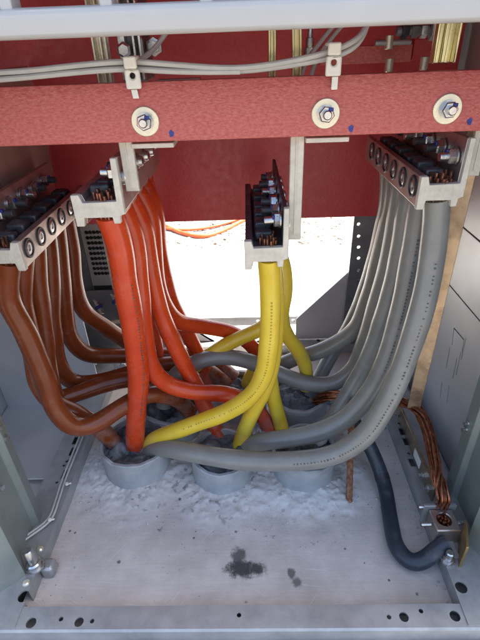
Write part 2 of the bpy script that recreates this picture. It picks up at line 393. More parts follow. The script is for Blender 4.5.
# rail feet
for (u, v) in ((50, 578), (440, 566)):
    p = at(u, v, Z=.0)
    xx = LX + .012 if u < 240 else RX - .012
    MB().box((xx - .011, p.y - .002, .0012), (xx + .011, p.y + .022, .028)).build('rail_foot', M['galv'], cab, bevel=.005)
# front corner posts (folded sheet)
def post(pts, name='corner_post', m='post', z0=-.03, z1=1.55, t=.0025):
    b = MB()
    # open folded strip given as a polyline in plan, with thickness
    n = len(pts); L_ = []; R_ = []
    for i, (x, y) in enumerate(pts):
        a = Vector(pts[max(0, i - 1)]); c = Vector(pts[min(n - 1, i + 1)]); d = (c - a).normalized(); nn = Vector((-d.y, d.x))
        L_.append((x + nn.x * t / 2, y + nn.y * t / 2)); R_.append((x - nn.x * t / 2, y - nn.y * t / 2))
    return b.prism(L_ + R_[::-1], XY, z0, z1)
# left post: rear edge seen at the photo's left border
e = at(42, 514, Z=.03); lx, ly = e.x, e.y
post([(lx - .03, ly + .002), (lx, ly), (lx + .004, ly - .022), (lx - .006, ly - .03), (lx - .004, ly - .085), (lx + .018, ly - .12), (lx - .03, ly - .16), (lx - .07, ly - .16)]).build('corner_post', M['post'], cab, bevel=.001)
e2 = at(446, 484, Z=.03); rx, ry = e2.x, e2.y
post([(rx + .04, ry + .004), (rx, ry), (rx - .002, ry - .03), (rx + .008, ry - .036), (rx + .008, ry - .10), (rx - .012, ry - .125), (rx + .02, ry - .18), (rx + .06, ry - .18)]).build('corner_post', M['post'], cab, bevel=.001)
for (u, v, Y) in ((11, 427, ly - .016), (16, 438, ly - .016), (1, 487, ly - .06)):
    p = at(u, v, Y=Y); p.x = lx + .001 if Y > ly - .03 else lx - .008
    MB().lathe(p, (1, -.2, 0), [(0, .007), (.003, .007), (.0031, .0045), (.009, .0045)], 12).build('screw', M['zinc'], cab)
for (u, v) in ((461, 423), (459, 429)):
    p = at(u, v, Y=ry - .012); p.x = rx - .001
    MB().lathe(p, (-1, -.2, 0), [(0, .005), (.003, .005), (.0031, .0035), (.010, .0035)], 12).build('screw', M['zinc'], cab)
# side panels
SLX, SRX = -.66, .425
MB().box((SLX - .003, .36, -.03), (SLX, 1.16, 1.55)).build('side_panel', M['galv2'], cab, bevel=.001)
# sheet of the neighbouring bay seen left of the brown cables, its lower edge rolled, and the shelf below it
pa = at(96, 372, Y=.90); pz = at(30, 412, Y=.90).z
MB().prism([(.90, .60), (.903, .60), (.903, pz + .02), (.910, pz + .004), (.925, pz), (.925, pz - .003), (.909, pz + .001), (.90, pz + .019)], YZ, SLX + .002, pa.x).build('bay_sheet', M['galv2'], cab)
MB().box((SLX + .002, .66, -.012), (LX - .066, 1.08, -.009)).build('bay_shelf', M['galv2'], cab, bevel=.001)
# right panel: three sheets with open seams, top one screwed, lower one with marking slots
for k, (z0, z1) in enumerate(((.62, 1.55), (.474, .6175), (.345, .4715))):
    MB().box((SRX, .36, z0), (SRX + .003, 1.16, z1)).build('side_panel', M['galv2'], cab, bevel=.001)
sc = MB()
def slot_box(u0, v0, u1, v1, w=.003):
    a = at(u0, v0, X=SRX); b = at(u1, v1, X=SRX)
    return MB().bar((SRX, a.y, a.z), (SRX, b.y, b.z), w, .03, (1, 0, 0))
for q in ((454, 328, 464, 340), (454, 328, 452, 345), (464, 340, 462, 352), (466, 338, 461, 360), (461, 352, 456, 375), (457, 358, 453, 378), (450, 347, 446, 368), (442, 382, 440, 398), (449, 386, 447, 402)):
    s_ = slot_box(*q); sc.add(s_.v, s_.f)
MB().box((SRX, .36, -.03), (SRX + .003, 1.16, .3425)).build('side_panel', M['galv2'], cab, bevel=0, cut=sc)
MB().box((SRX + .03, .36, -.03), (SRX + .033, 1.16, 1.55)).build('outer_panel', M['darkpost'], cab)
MB().box((RX + .080, .50, -.012), (SRX - .002, 1.08, -.009)).build('bay_shelf', M['galv2'], cab, bevel=.001)
# roof, upper back panel
MB().box((-.69, .56, 1.552), (.52, 1.20, 1.58)).build('roof', M['post'], cab, bevel=.003)
MB().box((-.66, 1.17, .47), (.455, 1.175, 1.55)).build('back_panel', M['darkpost'], cab)
# rear posts with hole rows
pl = at(352, 240, Y=1.12); pl2 = at(388, 240, Y=1.12)
hs = holes([at(358.5, v, Y=1.12) for v in (224, 236, 247, 258, 270, 280, 290, 300)], .0045, .03, (0, 1, 0))
MB().box((pl.x, 1.118, -.03), (pl2.x, 1.122, 1.55)).build('rear_post', M['darkpost'], cab, cut=hs)
MB().box((pl2.x + .002, 1.118, -.03), (.42, 1.122, 1.55)).build('rear_post', M['darkpost'], cab)
a = at(358, 262, Y=1.135); b = at(296, 318, Y=1.135); c = at(368, 330, Y=1.135)
MB().prism([(a.x, a.z), (b.x, b.z), (b.x, .032), (c.x + .05, .032), (c.x + .05, a.z)], XZ, 1.128, 1.132).build('corner_gusset', M['gusset'], cab)
a = at(172, 306, Y=1.135); b = at(215, 342, Y=1.135)
MB().prism([(a.x - .07, a.z + .02), (a.x - .01, a.z + .004), (b.x, b.z), (b.x, .032), (a.x - .07, .032)], XZ, 1.128, 1.132).build('corner_gusset', M['gusset'], cab)
# left rear post and perforated screen
q0 = at(74, 240, Y=1.10); q1 = at(84, 240, Y=1.10); q2 = at(110, 240, Y=1.10); zb = at(95, 284, Y=1.10).z; zt = .62
MB().box((-.655, 1.098, -.03), (q1.x - .004, 1.104, 1.55)).build('rear_post', M['darkpost'], cab)
cc = MB()
for i in range(5):
    for j in range(9):
        cc.lathe((q1.x + .014 + i * (q2.x - q1.x - .02) / 5, 1.07, zb + .036 + j * .0145), (0, 1, 0), [(0, .0052), (.06, .0052)], 12)
pscr = thing('perforated_screen', 'grey perforated sheet screen in the rear left corner behind the red cables', 'perforated screen', (q1.x, 1.10, zb))
MB().box((q1.x, 1.090, zb), (q2.x - .004, 1.092, zt)).build('sheet', M['galv'], pscr, cut=cc)
e0 = at(103, 240, Y=1.08); 
MB().box((e0.x, 1.076, zb - .006), (e0.x + .015, 1.079, zt)).build('edge_strip', M['cream'], pscr, cut=holes([(e0.x + .008, 1.077, zb + .006 + k * .015) for k in range(9)], .0042, .03, (0, 1, 0)))
MB().box((q1.x - .08, 1.106, zb - .16), (q2.x + .03, 1.108, zt)).build('backing_plate', M['black'], pscr)

# connection box bolts in the dark below the screen
for i, (u, v) in enumerate(((98, 306), (115, 300))):
    t = thing('bolt', ['steel bolt with blue marking in the dark rear corner, left of the other', 'steel bolt with blue marking in the dark rear corner beside the front red cable'][i], 'bolt', at(u, v, Y=1.06), 'marked bolts in the rear corner')
    p = at(u, v, Y=1.06); d = (.5, -.5, -.75)
    MB().hexnut(p, d, .010, .009).build('nut', M['bluepaint'], t); MB().cyl(p - Vector(d) * .02, p + Vector(d) * .025, .0055).build('shank', M['zinc'], t)
bp = at(88, 300, Y=1.09); 
MB().box((bp.x, 1.066, at(100, 345, Y=1.07).z), (at(126, 300, Y=1.07).x, 1.070, at(100, 290, Y=1.07).z)).build('mounting_plate', M['darkpost'], cab)
MB().box((-.44, 1.085, -.03), (at(128, 352, Y=1.09).x, 1.09, at(100, 352, Y=1.09).z + .03)).build('mounting_plate', M['darkpost'], cab)
g0 = at(111, 322, Y=1.05); g1 = at(128, 321, Y=1.05)
MB().bar(g0, g1, .008, .008).build('bracket', M['cream'], cab)

# ------------------------------------------------------------------ red sheet behind, red beam in front
rs0 = at(62, 222, Y=1.0); rs1 = at(380, 216, Y=1.0)
tag(MB().box((-.652, 1.0, rs1.z), (.41, 1.012, 1.5)).build('insulating_sheet', M['redsheet'], bevel=.001), 'large dark red insulating sheet at the back of the cabinet', 'insulating sheet')

BY = .60
beam = thing('insulating_beam', 'thick red insulating beam spanning the cabinet, held by three bolts', 'insulating beam', (0, BY, .70))
zb0, zb1 = .697, .7635
MB().prism([(BY, zb0 + .001), (BY + .001, zb0), (BY + .021, zb0), (BY + .021, zb1), (BY + .006, zb1), (BY, zb1 - .0125)], YZ, -.458, .42).build('beam', M['red'], beam, bevel=.0007)
for (u, v, tw) in ((145.5, 121.5, .2), (325.5, 113.5, .7), (447, 109, .45)):
    p = at(u, v, Y=BY)
    MB().lathe(p, (0, -1, 0), [(0, .0172), (.002, .0172), (.0026, .0165), (.0026, .006)], 40, cap=False).build('washer', M['yzinc'], beam)
    bo = MB(); bo.lathe(p + Vector((0, -.0028, 0)), (0, -1, 0), [(0, .0105), (.0016, .0105), (.0016, .005)], 30, cap=False)
    n = MB().hexnut(p + Vector((0, -.0042, 0)), (0, -1, 0), .0098, .0075)
    rot = Matrix.Rotation(tw, 3, 'Y'); n.v = [p + rot @ (v_ - p) for v_ in n.v]
    bo.add(n.v, n.f); bo = bo.build('bolt', M['zinc'], beam)
    MB().lathe(p + Vector((0, -.0112, 0)), (0, -1, 0), [(0, .0055), (.006, .0055), (.0075, .0042)], 16).build('stud_end', M['zinc'], bo)
    MB().obox(p + Vector((.0045, -.0121, .0055)), (1, 0, 0), (0, 1, 0), (0, 0, 1), .006, .0016, .0045).build('paint_mark', M['bluepaint'], bo, bevel=.0008)
for (u, v) in ((171.5, 133.5), (351, 128.5), (469.5, 121.5)):
    p = at(u, v, Y=BY); bl = []
    for k in range(14):
        a_ = k / 14 * 6.283; r_ = .0036 * (1 + .10 * math.sin(a_ * 3 + u) + .08 * math.sin(a_ * 5)); bl.append((p.x + r_ * .85 * math.cos(a_), p.z + r_ * 1.15 * math.sin(a_)))
    MB().prism(bl, XZ, BY - .0005, BY + .001).build('paint_mark', M['bluepaint'], beam)

# ------------------------------------------------------------------ terminal blocks
SEC0 = [(0, 0), (.011, 0), (.013, .012), (.052, .012), (.053, .003), (.062, .003), (.063, .014), (.070, .016), (.070, .090), (.062, .090), (.061, .034), (.0145, .033), (.011, .044), (0, .044)]
PITCH = .047
def block(label, leg_uv, side, y0, nlug, rings, bracket, seedv, W=.070, rail='tin'):
    """side=+1: tall upright to the right; leg_uv: photo point of the outer foot of the short side at y0"""
    k = W / .070; SEC = [(p * k, q) for p, q in SEC0]
    g = at(*leg_uv, Y=y0); x0, z0 = g.x, g.z
    y1 = y0 + .030 + PITCH * nlug
    t = thing('terminal_block', label, 'terminal block', (x0, y0, z0), 'terminal blocks carrying the cable ends')
    MB().prism([(x0 + side * p, z0 + q) for p, q in SEC], XZ, y0, y0 + .009).build('end_plate', M['cream'], t, bevel=.0009)
    MB().prism([(x0 + side * (p + (.0015 if p < .02 else -.0015 if p > .06 else 0)), z0 + q + (-.0015 if q > .02 else .001)) for p, q in SEC], XZ, y0 + .0095, y1).build('rail', M[rail], t, bevel=.0009)
    rnd = random.Random(seedv)
    for i in range(nlug):
        y = y0 + .030 + PITCH * i
        # dark pressure lug saddle between the uprights
        xa = x0 + side * .018 * k; xb = x0 + side * .046 * k
        MB().box((min(xa, xb), y - (.014 if i else .002), z0 + .034), (max(xa, xb), y + .014, z0 + .046 + rnd.random() * .004)).build('lug', M['lug'], t, bevel=.003)
        zc = z0 + .064 + rnd.uniform(-.002, .002); tw_ = rnd.uniform(0, 1.0)
        xw = x0 + side * .0597 * k
        bm_ = MB(); bm_.lathe((xw, y, zc), (-side, 0, 0), [(0, .0125), (.0022, .0125), (.0022, .006)], 24, cap=False)
        n = MB().hexnut((xw - side * .0024, y, zc), (-side, 0, 0), .0105, .0085); rt_ = Matrix.Rotation(tw_, 3, 'X'); cc_ = Vector((xw, y, zc)); n.v = [cc_ + rt_ @ (q_ - cc_) for q_ in n.v]; bm_.add(n.v, n.f)
        bo = bm_.build('bolt', M['zinc'], t)
        MB().cyl((xw - side * .010, y, zc), (xw - side * (.021 + .006 * rnd.random()), y + rnd.uniform(-.001, .001), zc + rnd.uniform(-.001, .001)), .006, 14).build('stud_end', M['lug'] if i % 3 else M['zinc'], bo)
        MB().obox((xw - side * (.0115), y - .004 + .008 * rnd.random(), zc + .006), (1, 0, 0), (0, 1, 0), (0, 0, 1), .003, .008, .006).build('paint_mark', M['bluepaint'], bo, bevel=.001)
        # bolt heads on the outside of the tall upright
        if side > 0:
            hd = MB().lathe((x0 + side * (W - .0012), y, zc - .006), (side, 0, 0), [(0, .011), (.003, .0108), (.0031, .0085), (.008, .0075), (.010, .004)], 16)
            hd.build('bolt_head', M['zinc'], t)
        if rings:
            # clamp screws seen in the short side: dark ring, bright rim, recessed socket
            pr = Vector((x0 + side * .0015, y, z0 + .024))
            MB().lathe(pr, (-side, 0, 0), [(-.002, .0150), (.0016, .0150), (.0022, .0142), (.0022, .0118), (-.0005, .0112), (-.001, .0112)], 28, cap=False).build('screw_rim', M['black'], t)
            sk = MB().lathe(pr, (-side, 0, 0), [(-.003, .0110), (.0006, .0106), (.0012, .0094), (.0012, .0050), (-.003, .0045), (-.003, .0)], 20, cap=False).build('screw', M['zinc'], t)
    if bracket:
        (u0, v0, u1, v1, by) = bracket
        a = at(u0, v0, Y=by); b = at(u1, v0, Y=by); c = at((u0 + u1) / 2, v1, Y=by); d = at((u0 + u1) / 2, v0, Y=by)
        xs = x0 + W if side > 0 else x0
        w = b.x - a.x
        if W < .0601: xs += .003
        MB().box((xs + .001, by, c.z), (xs + .001 + w, by + .008, .7625)).build('hanger', M['cream'], t, bevel=.0012, cut=None)
        MB().box((xs + .002 + w * .35, by + .001, c.z + .008), (xs + .002 + w * .45, by - .0012, .75)).build('hanger_rib', M['cream'], t)
        MB().box((xs + .001 + w + .0005, by - .010, zb0 - .010), (xs + .075, by + .030, zb0 - .004)).build('hanger_flange', M['cream'], t, bevel=.0008)
    return x0, z0, y0
BB = block('terminal block of the brown cables at the left with ringed clamp screws along its side', (26, 271), -1, .60, 6, True, None, 1)
BO = block('terminal block above the bright red cables with a pale hanger strip', (77, 227), 1, .60, 6, False, (110, 145, 124, 192, .622), 2)
BYE = block('terminal block above the yellow cables hanging in front of the bright opening', (245, 270), 1, .60, 6, False, (285, 140, 299, 240, .622), 3, .063, 'lug')
BG = block('terminal block of the grey cables at the right with ringed clamp screws along its side', (416, 210), 1, .60, 6, True, (472, 130, 486, 176, .615), 4, .060)

# flat busbar above the brown block, red reflection painted into its tone
tag(MB().box((-.425, .56, .575), (-.417, .985, .775)).build('flat_busbar', M['bus'], bevel=.001), 'flat busbar plate painted with a brownish red reflection, standing on edge above the brown cables terminal block', 'busbar')

# ------------------------------------------------------------------ conduits and their sealing
nm = ['grey conduit stub at the front left where the upright red cable enters', 'grey conduit stub at the front, middle of the three', 'grey conduit stub at the front right under the lowest grey cables',
      'grey conduit stub behind the front left one, mostly hidden by cables', 'grey conduit stub in the back row behind the yellow cables', 'grey conduit stub in the back row right of the yellow cables']
for k, (x, y, z, r) in enumerate(CP):
    t = thing('conduit', nm[k], 'conduit', (x, y, 0), 'conduit stubs in the floor')
    rnd = random.Random(20 + k)
    n = 96; m = MB(); rings = []
    ph = rnd.random() * 6
    def rim(a, k=k, ph=ph): return z + .004 * math.sin(a * 2 + ph) + .0035 * noise.noise(Vector((math.cos(a) * 3, math.sin(a) * 3, k))) + .0018 * max(0, min(1, noise.noise(Vector((math.cos(a) * 2.2, math.sin(a) * 2.2, k + 5))) * 4)) - .006 * max(0, 1 - abs(((a - ph * 2) % 6.283) - 4.4) * 5) + .0006 * noise.noise(Vector((math.cos(a) * 25, math.sin(a) * 25, k)))
    t_ = .0055
    layers = [(lambda a: -.01, r + .002), (lambda a: .02, r), (lambda a: rim(a) - .012, r), (lambda a: rim(a) - .0115, r + .0018), (lambda a: rim(a) - .002, r + .0018), (rim, r), (rim, r - t_), (lambda a: rim(a) - .05, r - t_)]
    vs = []
    for fz, rr_ in layers:
        for i in range(n):
            a = 2 * math.pi * i / n
            vs.append((x + rr_ * math.cos(a), y + rr_ * math.sin(a), fz(a)))
    fs = [(j * n + i, j * n + (i + 1) % n, (j + 1) * n + (i + 1) % n, (j + 1) * n + i) for j in range(len(layers) - 1) for i in range(n)]
    m.add(vs, fs).build('pipe', M['pipe'], t)
    # lumpy sealing foam
    m = MB(); vs = []; fs = []; nr = 22; na = 56
    lift = (.003, .009, .008, .008, .020, .015)[k]
    for j in range(nr + 1):
        q = j / nr
        for i in range(na):
            a = 2 * math.pi * i / na; rr_ = q * (r - t_ + .0005)
            px, py = x + rr_ * math.cos(a), y + rr_ * math.sin(a)
            h = z - .020 + lift + .017 * noise.fractal(Vector((px * 26, py * 26, k * 3)), 1, 2, 4) + .005 * abs(noise.noise(Vector((px * 60, py * 60, k))))
            h = min(h, z + .012)
            if q > .9: h = min(h, z - .008)
            vs.append((px, py, h))
    fs = [(j * na + i, j * na + (i + 1) % na, (j + 1) * na + (i + 1) % na, (j + 1) * na + i) for j in range(nr) for i in range(na)]
    m.add(vs, fs).build('sealing_foam', M['fill'], t)
# crumpled film scraps
def scrap(u, v, Z, s, label, seed):
    c = at(u, v, Z=Z); n = 14; vs = []
    for j in range(n + 1):
        for i in range(n + 1):
            a, b = i / n - .5, j / n - .5
            w = Vector((a * 5 + seed, b * 5, seed))
            vs.append(c + Vector((a * s + .2 * s * noise.noise(w), b * s * .8 + .2 * s * noise.noise(w * 1.3), .35 * s * noise.fractal(w * 1.2, 1, 2, 3))))
    fs = [(j * (n + 1) + i, j * (n + 1) + i + 1, (j + 1) * (n + 1) + i + 1, (j + 1) * (n + 1) + i) for j in range(n) for i in range(n)]
    o = MB().add(vs, fs).build('plastic_scrap', M['film']); tag(o, label, 'plastic scrap')
    sm = o.modifiers.new('s', 'SOLIDIFY'); sm.thickness = .0008
scrap(262, 428, .06, .040, 'pale crumpled plastic scrap between the yellow cables', 1.3)
scrap(333, 402, .06, .045, 'pale crumpled plastic scrap beside the right grey cables', 4.1)
scrap(128, 362, .05, .060, 'crumpled clear plastic scrap behind the brown cables', 7.7)

# ------------------------------------------------------------------ cables
y_first = .63
def cable(name, colour, label, pts, r, m, grp, mark=None, stub=None, ink='ink'):
    """pts: (u, v, depth) measured along the cable; the first is its upper end inside the block"""
    P = [at(u, v, Y=Y) for u, v, Y in pts]
    if stub is not None: P = [Vector(stub)] + P
    S = spline(P)
    o_ = random.random() * 50
    for i_ in range(len(S)):
        f_ = min(1, i_ / 25, (len(S) - 1 - i_) / 12) * .0022
        S[i_] = S[i_] + Vector((noise.noise(Vector((i_ * .055, o_, 0))), noise.noise(Vector((i_ * .055, o_, 9))), noise.noise(Vector((i_ * .055, o_, 21))))) * f_
    t = thing(name, label, 'cable', P[-1], grp)
    t.location = S[-1]
    b = MB()
    ph = random.random() * 9
    b.tube(S, r, 20, rfn=lambda q: 1 + .018 * math.sin(q * 23 + ph) + .012 * math.sin(q * 51 + ph))
    # rounded end
    b.build('sheath', m, t)
    if stub is not None:
        p = S[0]; c = MB()
        for k in range(26):
            a = k * 2.4; rr_ = r * .80 * math.sqrt((k + .5) / 26)
            q0 = p + Vector((math.cos(a) * rr_, math.sin(a) * rr_, -.01)); q1 = q0 + Vector((.004 * math.sin(k * 3.1 + ph), .003 * math.cos(k * 2.3), .040 + .006 * math.sin(k * 5 + ph)))
            c.cyl(q0, q1, r * .105, 6)
        c.build('conductor', M['strand' if p.y < y_first else 'tarnish'], t)
    if mark:
        # printed legend: rows of short dark strokes along the sheath
        s0, s1, sd = mark
        i0, i1 = int(s0 * (len(S) - 1)), int(s1 * (len(S) - 1)); c = MB(); rn = random.Random(int(ph * 100))
        acc = 0; nxt = 0
        for i in range(i0, i1):
            T = (S[i + 1] - S[i]); l = T.length; T.normalize(); acc += l
            if acc < nxt: continue
            tc_ = (CAMPOS - S[i]); tc_ = (tc_ - T * tc_.dot(T)).normalized(); side = T.cross(tc_)
            nrm = (tc_ * math.cos(sd) + side * math.sin(sd)).normalized(); sv = T.cross(nrm)
            w = .0030 * (.6 + .5 * rn.random()); h = .0012 + .0018 * rn.random()
            c.obox(S[i] + nrm * (r * 1.003), T, sv, nrm, h, w, .0012)
            nxt = acc + (.0048 if rn.random() < .82 else .010)
        if c.v: c.build('print_legend', M[ink], t)
    return t
def stubs(B, side, off=.034, n=6):
    x0, z0, y0 = B
    return [Vector((x0 + side * off, y0 + .030 + PITCH * i - (.008 if i == 0 else 0), z0 + .010)) for i in range(n)]

RB = .0185
sb = stubs(BB, -1); G = 'brown cables'
def yy(i): return .60 + .030 + PITCH * i
cable('power_cable', 0, 'frontmost brown cable, sweeping from the left terminal block up under the red cable', [(8, 300, .63), (27, 335, .63), (44, 375, .625), (56, 410, .62), (74, 427, .625), (95, 424, .645), (120, 408, .68), (150, 394, .72), (176, 399, .75), (190, 412, .765)], RB, M['brown'], G, None, sb[0])
cable('power_cable', 0, 'brown cable running steeply into the front left conduit beside the upright red cable', [(22, 300, .68), (33, 350, .675), (40, 385, .67), (54, 403, .67), (76, 413, .68), (97, 427, .69), (113, 441, .695), (120, 450, .70)], RB, M['brown'], G, None, sb[1])
cable('power_cable', 0, 'brown cable arching just above the frontmost one, second from the front at its bend', [(38, 290, .725), (45, 340, .72), (50, 380, .715), (58, 399, .715), (76, 394, .735), (105, 384, .77), (135, 379, .79), (160, 386, .80), (172, 402, .80)], RB, M['brown'], G, None, sb[2])
cable('power_cable', 0, 'brown cable with a wide low bend, third from the back', [(50, 275, .772), (53, 330, .77), (59, 366, .77), (73, 382, .78), (97, 382, .80), (130, 373, .83), (165, 364, .86), (200, 366, .88), (228, 385, .885)], RB, M['brown'], G, None, sb[3])
cable('power_cable', 0, 'brown cable lying nearly level behind the red cables after its bend', [(60, 262, .82), (64, 305, .82), (71, 338, .825), (87, 354, .84), (120, 356, .87), (160, 355, .90), (205, 358, .92), (235, 378, .905)], RB, M['brown'], G, None, sb[4])
cable('power_cable', 0, 'rearmost brown cable slanting down from beside the perforated screen', [(71, 250, .868), (75, 285, .87), (85, 312, .88), (104, 326, .90), (128, 343, .93), (155, 362, .93), (180, 385, .90), (185, 402, .85)], RB, M['brown'], G, None, sb[5])

so = stubs(BO, 1, .042); G = 'bright red cables'
cable('power_cable', 0, 'thick bright red cable standing upright into the front left conduit', [(119, 243, .632), (127, 290, .645), (135, 340, .66), (139, 380, .675), (136, 415, .685), (135, 440, .69), (136, 458, .695)], .0200, M['orange'], G, (.2, .75, -.5), so[0], 'ink')
cable('power_cable', 0, 'bright red cable making the long level sweep to the right in front of the others', [(133, 235, .682), (140, 290, .685), (144, 335, .69), (151, 366, .70), (168, 384, .715), (195, 392, .725), (225, 394, .73), (248, 402, .735), (264, 420, .735), (274, 438, .735)], .0175, M['orange'], G, None, so[1])
cable('power_cable', 0, 'bright red cable slanting straight down into the middle front conduit', [(142, 225, .73), (150, 275, .735), (163, 320, .745), (183, 362, .755), (200, 395, .75), (213, 424, .735), (222, 446, .72)], .0175, M['orange'], G, None, so[2])
cable('power_cable', 0, 'bright red cable turning level highest up, in front of the bright opening', [(149, 212, .777), (154, 260, .785), (162, 300, .80), (177, 321, .82), (205, 327, .85), (232, 333, .87), (252, 347, .88), (262, 368, .88), (262, 392, .88)], .0170, M['orange'], G, None, so[3])
cable('power_cable', 0, 'bright red cable dropping behind the slanting one toward the back row', [(153, 205, .825), (160, 260, .835), (173, 305, .85), (190, 337, .865), (203, 365, .875), (208, 385, .88), (220, 398, .885)], .0170, M['orange'], G, None, so[4])
cable('power_cable', 0, 'rearmost bright red cable, short upright run seen behind the front red one', [(149, 200, .87), (148, 260, .875), (151, 310, .885), (156, 345, .89), (160, 375, .88), (170, 400, .83)], .0170, M['orange'], G, None, so[5])

sy = stubs(BYE, 1, .036); G = 'yellow cables'
RY = .0160
cable('power_cable', 0, 'frontmost yellow cable, sweeping far left to the front left conduit', [(270, 285, .632), (270, 320, .635), (268, 350, .638), (264, 374, .643), (252, 395, .65), (228, 411, .66), (200, 422, .665), (176, 431, .672), (160, 437, .682), (149, 444, .698), (143, 456, .705)], .0172, M['yellow'], G, (.12, .75, -.1), sy[0], 'inky')
cable('power_cable', 0, 'yellow cable under the frontmost one ending in the middle front conduit', [(275, 285, .68), (275, 330, .685), (272, 362, .69), (264, 390, .69), (253, 412, .69), (242, 438, .69), (237, 454, .69)], RY, M['yellow'], G, None, sy[1])
cable('power_cable', 0, 'yellow cable running straight down into the right front conduit', [(273, 280, .728), (270, 330, .73), (268, 362, .735), (272, 390, .735), (279, 418, .73), (285, 440, .725), (288, 452, .72)], RY, M['yellow'], G, None, sy[2])
cable('power_cable', 0, 'yellow cable bulging to the right before it drops to the back row', [(281, 262, .775), (285, 290, .78), (281, 318, .79), (287, 336, .80), (299, 352, .82), (306, 368, .83), (306, 388, .83)], RY, M['yellow'], G, None, sy[3])
cable('power_cable', 0, 'yellow cable going left behind the red ones in a flat diagonal', [(276, 262, .822), (276, 300, .83), (264, 326, .835), (240, 338, .835), (215, 351, .835), (193, 368, .83), (178, 388, .815), (172, 402, .81)], RY, M['yellow'], G, None, sy[4])
cable('power_cable', 0, 'rearmost yellow cable curling down beside the level grey one', [(272, 255, .868), (272, 310, .87), (265, 345, .885), (254, 370, .885), (246, 385, .885), (242, 398, .885)], RY, M['yellow'], G, None, sy[5])

sg = stubs(BG, 1, .034); G = 'grey cables'
RG = .0190
cable('power_cable', 0, 'frontmost and lowest grey cable, crossing the conduits to the front left one', [(436, 222, .625), (431, 265, .62), (421, 310, .61), (407, 355, .60), (388, 400, .59), (366, 434, .585), (335, 454, .585), (295, 461, .59), (250, 461, .60), (208, 455, .62), (175, 450, .645), (158, 449, .668), (148, 455, .69), (144, 466, .70)], RG, M['grey'], G, (.10, .60, -.35), sg[0])
cable('power_cable', 0, 'second lowest grey cable, ending behind the frontmost one near the yellow ends', [(419, 218, .675), (411, 265, .675), (400, 315, .67), (386, 362, .66), (368, 395, .655), (345, 419, .65), (315, 433, .65), (285, 439, .655), (258, 443, .668), (244, 449, .685), (236, 460, .695)], RG, M['grey'], G, (.10, .45, -.2), sg[1])
cable('power_cable', 0, 'grey cable dropping steeply into the right front conduit', [(407, 212, .72), (398, 265, .725), (386, 310, .73), (372, 348, .735), (355, 382, .735), (339, 408, .72), (322, 432, .70), (316, 448, .69)], .0180, M['grey'], G, None, sg[2])
cable('power_cable', 0, 'grey cable making the long snaking run left behind the yellow cables', [(399, 208, .77), (389, 260, .775), (377, 305, .785), (366, 340, .795), (352, 370, .80), (332, 384, .80), (305, 383, .805), (277, 373, .81), (252, 362, .82), (225, 357, .825), (198, 362, .82), (178, 374, .81), (166, 390, .80), (164, 406, .79)], .0185, M['grey'], G, None, sg[3])
cable('power_cable', 0, 'grey cable bending left just above the snaking one', [(393, 205, .815), (382, 250, .825), (369, 297, .84), (353, 331, .85), (325, 349, .86), (297, 358, .87), (275, 369, .875), (260, 385, .88), (250, 398, .885)], .0180, M['grey'], G, None, sg[4])
cable('power_cable', 0, 'rearmost grey cable slanting down to the right conduit of the back row', [(388, 201, .862), (379, 245, .875), (368, 282, .89), (352, 322, .90), (330, 358, .895), (318, 380, .86), (310, 398, .83)], .0170, M['grey'], G, None, sg[5])

# dark blue rubber cable to the earth clamp
P = [at(345, 412, Y=.72), at(359, 428, Y=.69), at(370, 447, Y=.66)] + [at(u, v, Z=z) for u, v, z in ((379, 468, .040), (385, 487, .022), (391, 523, .017), (397, 548, .017), (411, 563, .018), (425, 560, .026), (437, 549, .038), (447, 543, .046))]
S = spline(P)
for s_ in S:
    s_.z = max(s_.z, .0155)
t = thing('rubber_cable', 'dark blue rubber cable curving over the floor to the earth clamp', 'cable', S[0])
MB().tube(S, .0145, 20).build('sheath', M['navy'], t)
i = int(len(S) * .36)
MB().tube(S[i:i + 3], .0151, 20).build('tape_band', M['black'], t)

# rusty rod standing on the floor
p0 = at(349, 503, Z=.0); p1 = at(352, 400, Y=.705)
rod = MB(); n = 40
rod.tube([p0.lerp(p1, k / n) + Vector((.0012 * noise.noise(Vector((k * .7, 0, 0))), 0, 0)) for k in range(n + 1)], .0068, 10, rfn=lambda q: 1 + .16 * math.sin(q * 90) * .5 + .12 * noise.noise(Vector((q * 30, 1, 1))))
tag(rod.build('iron_rod', M['rust']), 'rusty iron rod standing upright behind the front grey cable', 'rod')

# bare copper earth strands
P = [at(*a[:2], Y=a[2]) for a in ((312, 404, .80), (328, 396, .775), (350, 396, .755), (378, 399, .735), (400, 402, .705), (416, 409, .67), (427, 428, .635), (434, 455, .59), (439, 482, .545), (444, 500, .518))]
P += [Vector((P[-1].x + .001, .523, .088)), Vector((P[-1].x + .001, .523, .070))]
S = spline(P, .005)
t = MB(); NS = 16
for k in range(NS):
    pts = []
    rr0 = .0085 if k < 10 else .004
    for i, p in enumerate(S):
        T = (S[min(i + 1, len(S) - 1)] - S[max(i - 1, 0)]).normalized(); e1 = T.cross(Vector((0, 1, .3))).normalized(); e2 = T.cross(e1)
        a = k * 2 * math.pi / (10 if k < 10 else 6) + i * .085 + .25 * math.sin(i * .13 + k)
        w = 1 + .25 * math.sin(i * .11 + k * 1.9)
        pts.append(p + (e1 * math.cos(a) + e2 * math.sin(a)) * rr0 * w)
    t.tube(pts, .0021, 6)
tag(t.build('copper_earth_strands', M['copper']), 'bundle of bare copper strands arching down to the earth clamp', 'earth strands')

